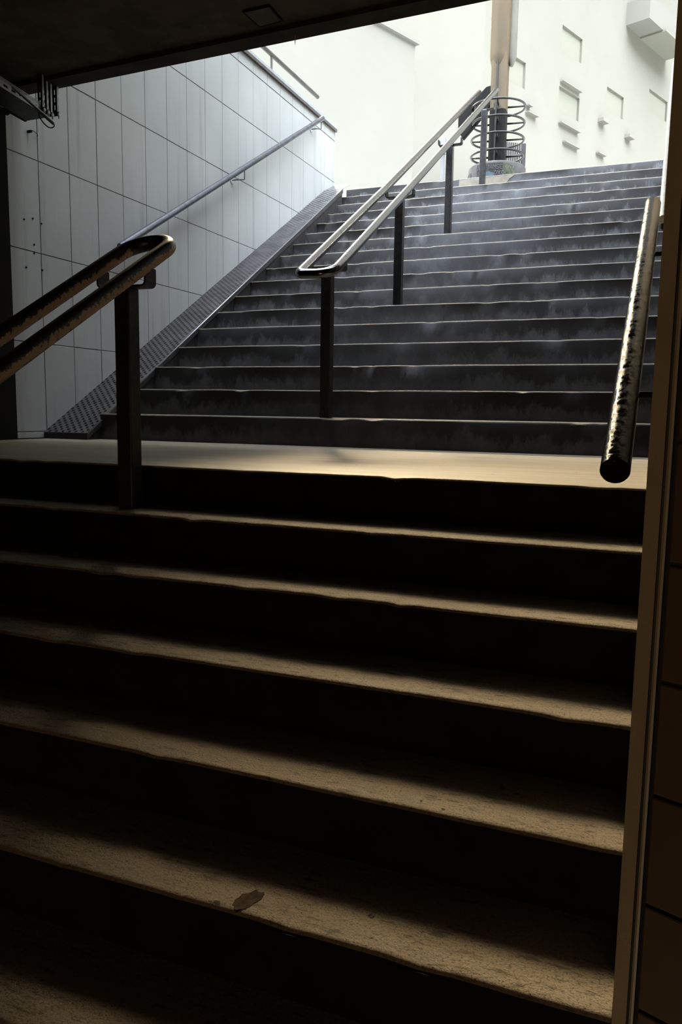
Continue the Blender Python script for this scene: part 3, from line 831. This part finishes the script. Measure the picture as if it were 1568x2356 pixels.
b = MB(); b.prism([(cxs-0.022, CY-w_-0.012), (cxs-0.004, CY-w_-0.012), (cxs-0.004, CY-w_+0.01), (cxs-0.022, CY-w_+0.01)], 'z', TOPZ+0.19, 4.6)
b.build('seam_strip', M['ring_steel'], (CX, CY, TOPZ), co)
b = MB(); n = 20
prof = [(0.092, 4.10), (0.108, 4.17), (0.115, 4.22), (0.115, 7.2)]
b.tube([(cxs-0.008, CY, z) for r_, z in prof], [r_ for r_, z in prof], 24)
b.build('sleeve', M['column_glare'], (CX, CY, 4.1), co, True, angle=0.6)
b = MB(); b.tube([(cxs+0.118, CY+0.03, 4.10), (cxs+0.118, CY+0.03, 4.2), (cxs+0.118, CY+0.03, 7.2)], [0.02, 0.055, 0.055], 18)
b.build('downpipe', M['column_pale'], (CX, CY, 4.1), co, True, angle=0.6)
# leaning dark board behind the railing end
b = MB()
bl, bu = Vector((-2.345, 7.02, 3.545)), Vector((-2.035, 7.02, 3.870))
dd = (bu-bl).normalized(); pp = Vector((-dd.z, 0, dd.x))
hw = 0.118
v = []
for y in (6.99, 7.06):
    for q in (Vector((-2.385, 0, 3.46)), Vector((-2.325, 0, 3.345)), Vector((-2.06, 0, 3.62)), Vector((-1.95, 0, 3.79)), Vector((-1.98, 0, 3.90)), Vector((-2.07, 0, 3.885)), Vector((-2.385, 0, 3.60))):
        v.append((q.x, y, q.z))
b.add(v, [tuple(range(7)), tuple(range(13, 6, -1))] + [(i, (i+1) % 7, 7+(i+1) % 7, 7+i) for i in range(7)])
b.build('brace_board', M['column_dark'], (-2.1, 7.0, 3.5), co, bevel=0.006)
# rings
RR = 0.295
for k, z in enumerate((3.125, 3.305, 3.483, 3.660)):
    cx_ = CX - 0.005
    b = MB(); b.tube([(cx_+RR*math.cos(2*math.pi*j/48), CY+RR*math.sin(2*math.pi*j/48), z) for j in range(48)], 0.0125, 8, closed=True)
    rg = b.build('guard_ring', M['ring_steel'], (cx_, CY, z), co, True)
    for a_ in (8, 98, 188, 278):
        th = math.radians(a_)
        b = MB(); b.tube([(cx_+0.1*math.cos(th)+0.0, CY+0.1*math.sin(th), z-0.002), (cx_+RR*math.cos(th), CY+RR*math.sin(th), z)], 0.011, 8)
        b.build('spoke', M['ring_steel'], (cx_, CY, z), rg, True)

# round concrete base with sprayed tags
dm = thing('column_base', (CX, CY, TOPZ), 'round concrete base covered in graffiti under the dark column', 'base')
RB = 0.325; HB = 0.20
def drum_pt(a_, z, r_=RB): # a_ angle from facing the stairs, to the right positive
    return Vector((CX + r_*math.sin(a_), CY - r_*math.cos(a_), TOPZ + z))
b = MB()
prof = [(RB, 0), (RB, HB-0.03), (RB-0.01, HB-0.012), (RB-0.035, HB), (0.02, HB+0.004)]
b.tube([(CX, CY, TOPZ+z) for r_, z in prof], [r_ for r_, z in prof], 48)
b.build('drum', M['drum_concrete'], (CX, CY, TOPZ), dm, True, angle=0.6)
def curved_patch(name, a0, a1, z0f, z1f, mat, par, off=0.002, n=24):
    b = MB(); V = []; Fc = []
    for j in range(n+1):
        a_ = a0 + (a1-a0)*j/n; t_ = j/n
        V += [drum_pt(a_, z0f(t_), RB+off), drum_pt(a_, z1f(t_), RB+off), drum_pt(a_, z0f(t_), RB-0.004), drum_pt(a_, z1f(t_), RB-0.004)]
    for j in range(n):
        a_ = 4*j; c_ = a_+4
        Fc += [(a_, a_+1, c_+1, c_), (a_+1, a_+3, c_+3, c_+1), (a_+2, a_, c_, c_+2)]
    b.add(V, Fc)
    return b.build(name, mat, (CX, CY, TOPZ), par)
curved_patch('painted_band', -0.55, 0.42, lambda t: 0.0, lambda t: 0.165, M['drum_black'], dm)
curved_patch('green_patch', 0.40, 0.85, lambda t: 0.0, lambda t: 0.165 - 0.05*t*t, M['spray_green'], dm, 0.0025)['label'] = 'green sprayed patch'
curved_patch('blue_cloud', -0.42, 0.12, lambda t: 0.012, lambda t: 0.035 + 0.045*math.sin(math.pi*t)**0.7 + 0.006*math.sin(t*22), M['spray_blue'], dm, 0.0035)['label'] = 'pale blue sprayed cloud'
STROKES = {  # small hand lettering on a 1 x 1.4 grid
 'A': [[(0, 0), (0.4, 1.4), (0.8, 0)], [(0.15, 0.5), (0.7, 0.5)]],
 's': [[(0.7, 1.0), (0.3, 1.1), (0.1, 0.8), (0.6, 0.45), (0.5, 0.05), (0.0, 0.1)]],
 ',': [[(0.2, 0.1), (0.0, -0.35)]],
 'F': [[(0.1, 0), (0.1, 1.4), (0.8, 1.4)], [(0.1, 0.8), (0.6, 0.8)]],
 'I': [[(0.3, 0), (0.3, 1.4)]],
 'M': [[(0, 0), (0.1, 1.4), (0.45, 0.5), (0.8, 1.4), (0.9, 0)]],
 'G': [[(0.8, 1.1), (0.4, 1.4), (0.05, 0.7), (0.4, 0.0), (0.8, 0.3), (0.8, 0.7), (0.5, 0.7)]],
 'E': [[(0.8, 1.4), (0.1, 1.2), (0.1, 0.1), (0.8, 0)], [(0.1, 0.7), (0.6, 0.75)]],
 'O': [[(0.4, 1.3), (0.05, 0.7), (0.4, 0.05), (0.75, 0.7), (0.4, 1.3)]],
 'U': [[(0, 1.3), (0.1, 0.2), (0.45, 0.0), (0.75, 0.3), (0.8, 1.3)]],
 'X': [[(0, 0), (0.7, 1.2)], [(0, 1.2), (0.7, 0)]],
 'S': [[(0.8, 1.2), (0.4, 1.4), (0.1, 1.0), (0.7, 0.5), (0.5, 0.0), (0.0, 0.15)]],
 'V': [[(0, 1.3), (0.35, 0), (0.7, 1.3)]],
}
def scrawl(text, a0, z0, sz, mat, name='graffiti'):
    b = MB(); x = 0
    for ch in text:
        if ch == ' ': x += 0.6; continue
        for st in STROKES[ch]:
            pts = []
            for k in range(len(st)-1):
                for j in range(4):
                    t_ = j/4; pts.append((st[k][0]+(st[k+1][0]-st[k][0])*t_, st[k][1]+(st[k+1][1]-st[k][1])*t_))
            pts.append(st[-1])
            b.tube([drum_pt(a0 + (x+px_)*sz/RB, z0+pz_*sz, RB+0.004) for px_, pz_ in pts], 0.0021, 6)
        x += 1.0 if ch not in ',I' else 0.55
    return b.build(name, mat, (CX, CY, TOPZ), dm, True)
scrawl('As,FIAMSE', -0.50, 0.092, 0.036, M['spray_white'])
scrawl('OXO', 0.10, 0.028, 0.040, M['spray_white'])
scrawl('OUO', -1.28, 0.050, 0.052, M['spray_white'])
scrawl('VV', 0.48, 0.055, 0.055, M['spray_white'])

# metal picket fence behind the base
fe = thing('picket_fence', (-1.78, 7.75, TOPZ), 'dark metal picket fence right behind the graffiti base', 'fence')
f0, f1 = Vector((-2.02, 7.95, 0)), Vector((-1.735, 7.70, 0))
for k in range(10):
    q = f0.lerp(f1, k/9.0)
    top = 3.575 - 0.13*(k/9.0)
    b = MB(); b.box((q.x-0.009, q.y-0.009, TOPZ-0.004), (q.x+0.009, q.y+0.009, top))
    if k == 9:
        b = MB(); b.box((q.x-0.018, q.y-0.018, TOPZ-0.004), (q.x+0.018, q.y+0.018, top))
        b.build('post', M['fence_dark'], (q.x, q.y, TOPZ), fe)
    else:
        b.build('picket', M['fence_dark'], (q.x, q.y, TOPZ), fe)
for z in (2.95, 3.33):
    b = MB(); b.tube([f0 + Vector((0, 0, z+0.06)), f1 + Vector((0, 0, z))], 0.014, 8)
    b.build('rail', M['fence_dark'], f0 + Vector((0, 0, z)), fe)

# pale bollard left of the posts
bo = thing('bollard', (-3.24, 9.5, TOPZ), 'pale grey bollard on the street behind the railing posts', 'bollard')
b = MB(); b.tube([(-3.24, 9.5, TOPZ-0.004), (-3.24, 9.5, 4.0)], 0.032, 16); b.build('stem', M['bollard_paint'], (-3.24, 9.5, TOPZ), bo, True, angle=0.6)
b = MB(); b.tube([(-3.24, 9.5, 4.0), (-3.24, 9.5, 4.2), (-3.24, 9.5, 4.26)], [0.05, 0.05, 0.02], 16); b.build('cap', M['bollard_paint'], (-3.24, 9.5, 4), bo, True, angle=0.6)

# ------------------------------------------------------------------ bright buildings across the street (one grid, turned 21.6 degrees)
BA = math.radians(21.6); BU = Vector((math.sin(BA), math.cos(BA), 0)); BN = Vector((math.cos(BA), -math.sin(BA), 0))
SC = 2.5; DB = 9.0
def fp(t_, z, d_=0.0):
    """point on the facade line: t_ along, z height, d_ out of the face; all in the survey scale"""
    P = Vector((CAM.x, CAM.y, 0)) + BU*(t_*SC) - BN*(DB*SC) + BN*d_
    P.z = CAM.z + (z-CAM.z)*SC
    return P
def fbox(b, t0, t1, z0, z1, d0, d1, mi=0):
    v = [fp(t0, z0, d0), fp(t1, z0, d0), fp(t1, z0, d1), fp(t0, z0, d1), fp(t0, z1, d0), fp(t1, z1, d0), fp(t1, z1, d1), fp(t0, z1, d1)]
    b.add(v, [(0, 3, 2, 1), (4, 5, 6, 7), (0, 1, 5, 4), (1, 2, 6, 5), (2, 3, 7, 6), (3, 0, 4, 7)], mi)
def zq(z): return CAM.z + (z-CAM.z)/SC
ZB = CAM.z + (TOPZ-0.004-CAM.z)/SC
ba = thing('building', fp(9, ZB, -6), 'pale building with plain flat roofline at left across the street', 'building')
b = MB(); fbox(b, 4.5, 11.15, ZB, 6.40, -12, 0); b.build('wall', M['facade_cool'], fp(9, ZB, -6), ba)
b = MB(); fbox(b, 4.5, 11.2, 6.40, 6.46, -12, 0.15); b.build('cornice', M['facade_cool'], fp(9, 6.4, -6), ba)

bb = thing('building', fp(18, ZB, -6), 'white building with windows and balcony at right across the street', 'building')
b = MB()
WIN = [(16.08, 17.0, 6.68, 7.17), (20.62, 21.8, 7.92, 8.42), (14.1, 14.7, 6.7, 7.2), (18.3, 19.2, 7.3, 7.8), (16.1, 17.0, 7.9, 8.4)]
# wall made of bands around real openings
T0, T1, Z1_ = 13.2, 30.0, 12.5
zs = sorted(set([ZB, Z1_] + [w[2] for w in WIN] + [w[3] for w in WIN]))
for z0, z1 in zip(zs[:-1], zs[1:]):
    ws = sorted(w for w in WIN if w[2] <= z0+1e-6 and w[3] >= z1-1e-6)
    last = T0
    for w in ws:
        fbox(b, last, w[0], z0, z1, -0.5, 0); last = w[1]
    fbox(b, last, T1, z0, z1, -0.5, 0)
fbox(b, T0, T1, ZB, Z1_, -12, -0.5)
b.build('wall', M['facade'], fp(18, ZB, -6), bb)
for w in WIN:
    b = MB(); fbox(b, w[0], w[1], w[2], w[3], -0.5, -0.12)
    wd = b.build('window', M['facade_green'], fp(w[0], w[2]), bb)
for t0, t1, z in ((14.75, 15.16, 6.28), (16.10, 16.98, 6.43), (16.32, 16.99, 6.09), (17.9, 18.29, 6.23), (16.1, 16.96, 7.27), (14.76, 14.91, 6.415)):
    b = MB(); fbox(b, t0, t1, z-0.010, z+0.010, 0, 0.22); b.build('ledge', M['facade_grey'], fp(t0, z), bb)
b = MB(); fbox(b, 19.1, 21.3, 9.40, 9.90, 0, 1.4); bal = b.build('balcony', M['facade_cool'], fp(19.1, 9.4), bb)
b = MB(); fbox(b, 19.9, 21.5, 9.36, 9.40, 0, 1.6); b.build('balcony_edge', M['facade_green'], fp(19.1, 9.4), bal)
for t0, z in ((17.92, 6.92), (19.35, 6.92)):
    b = MB(); fbox(b, t0, t0+0.30, z, z+0.07, 0, 0.35); b.build('wall_lamp', M['facade_grey'], fp(t0, z), bb)
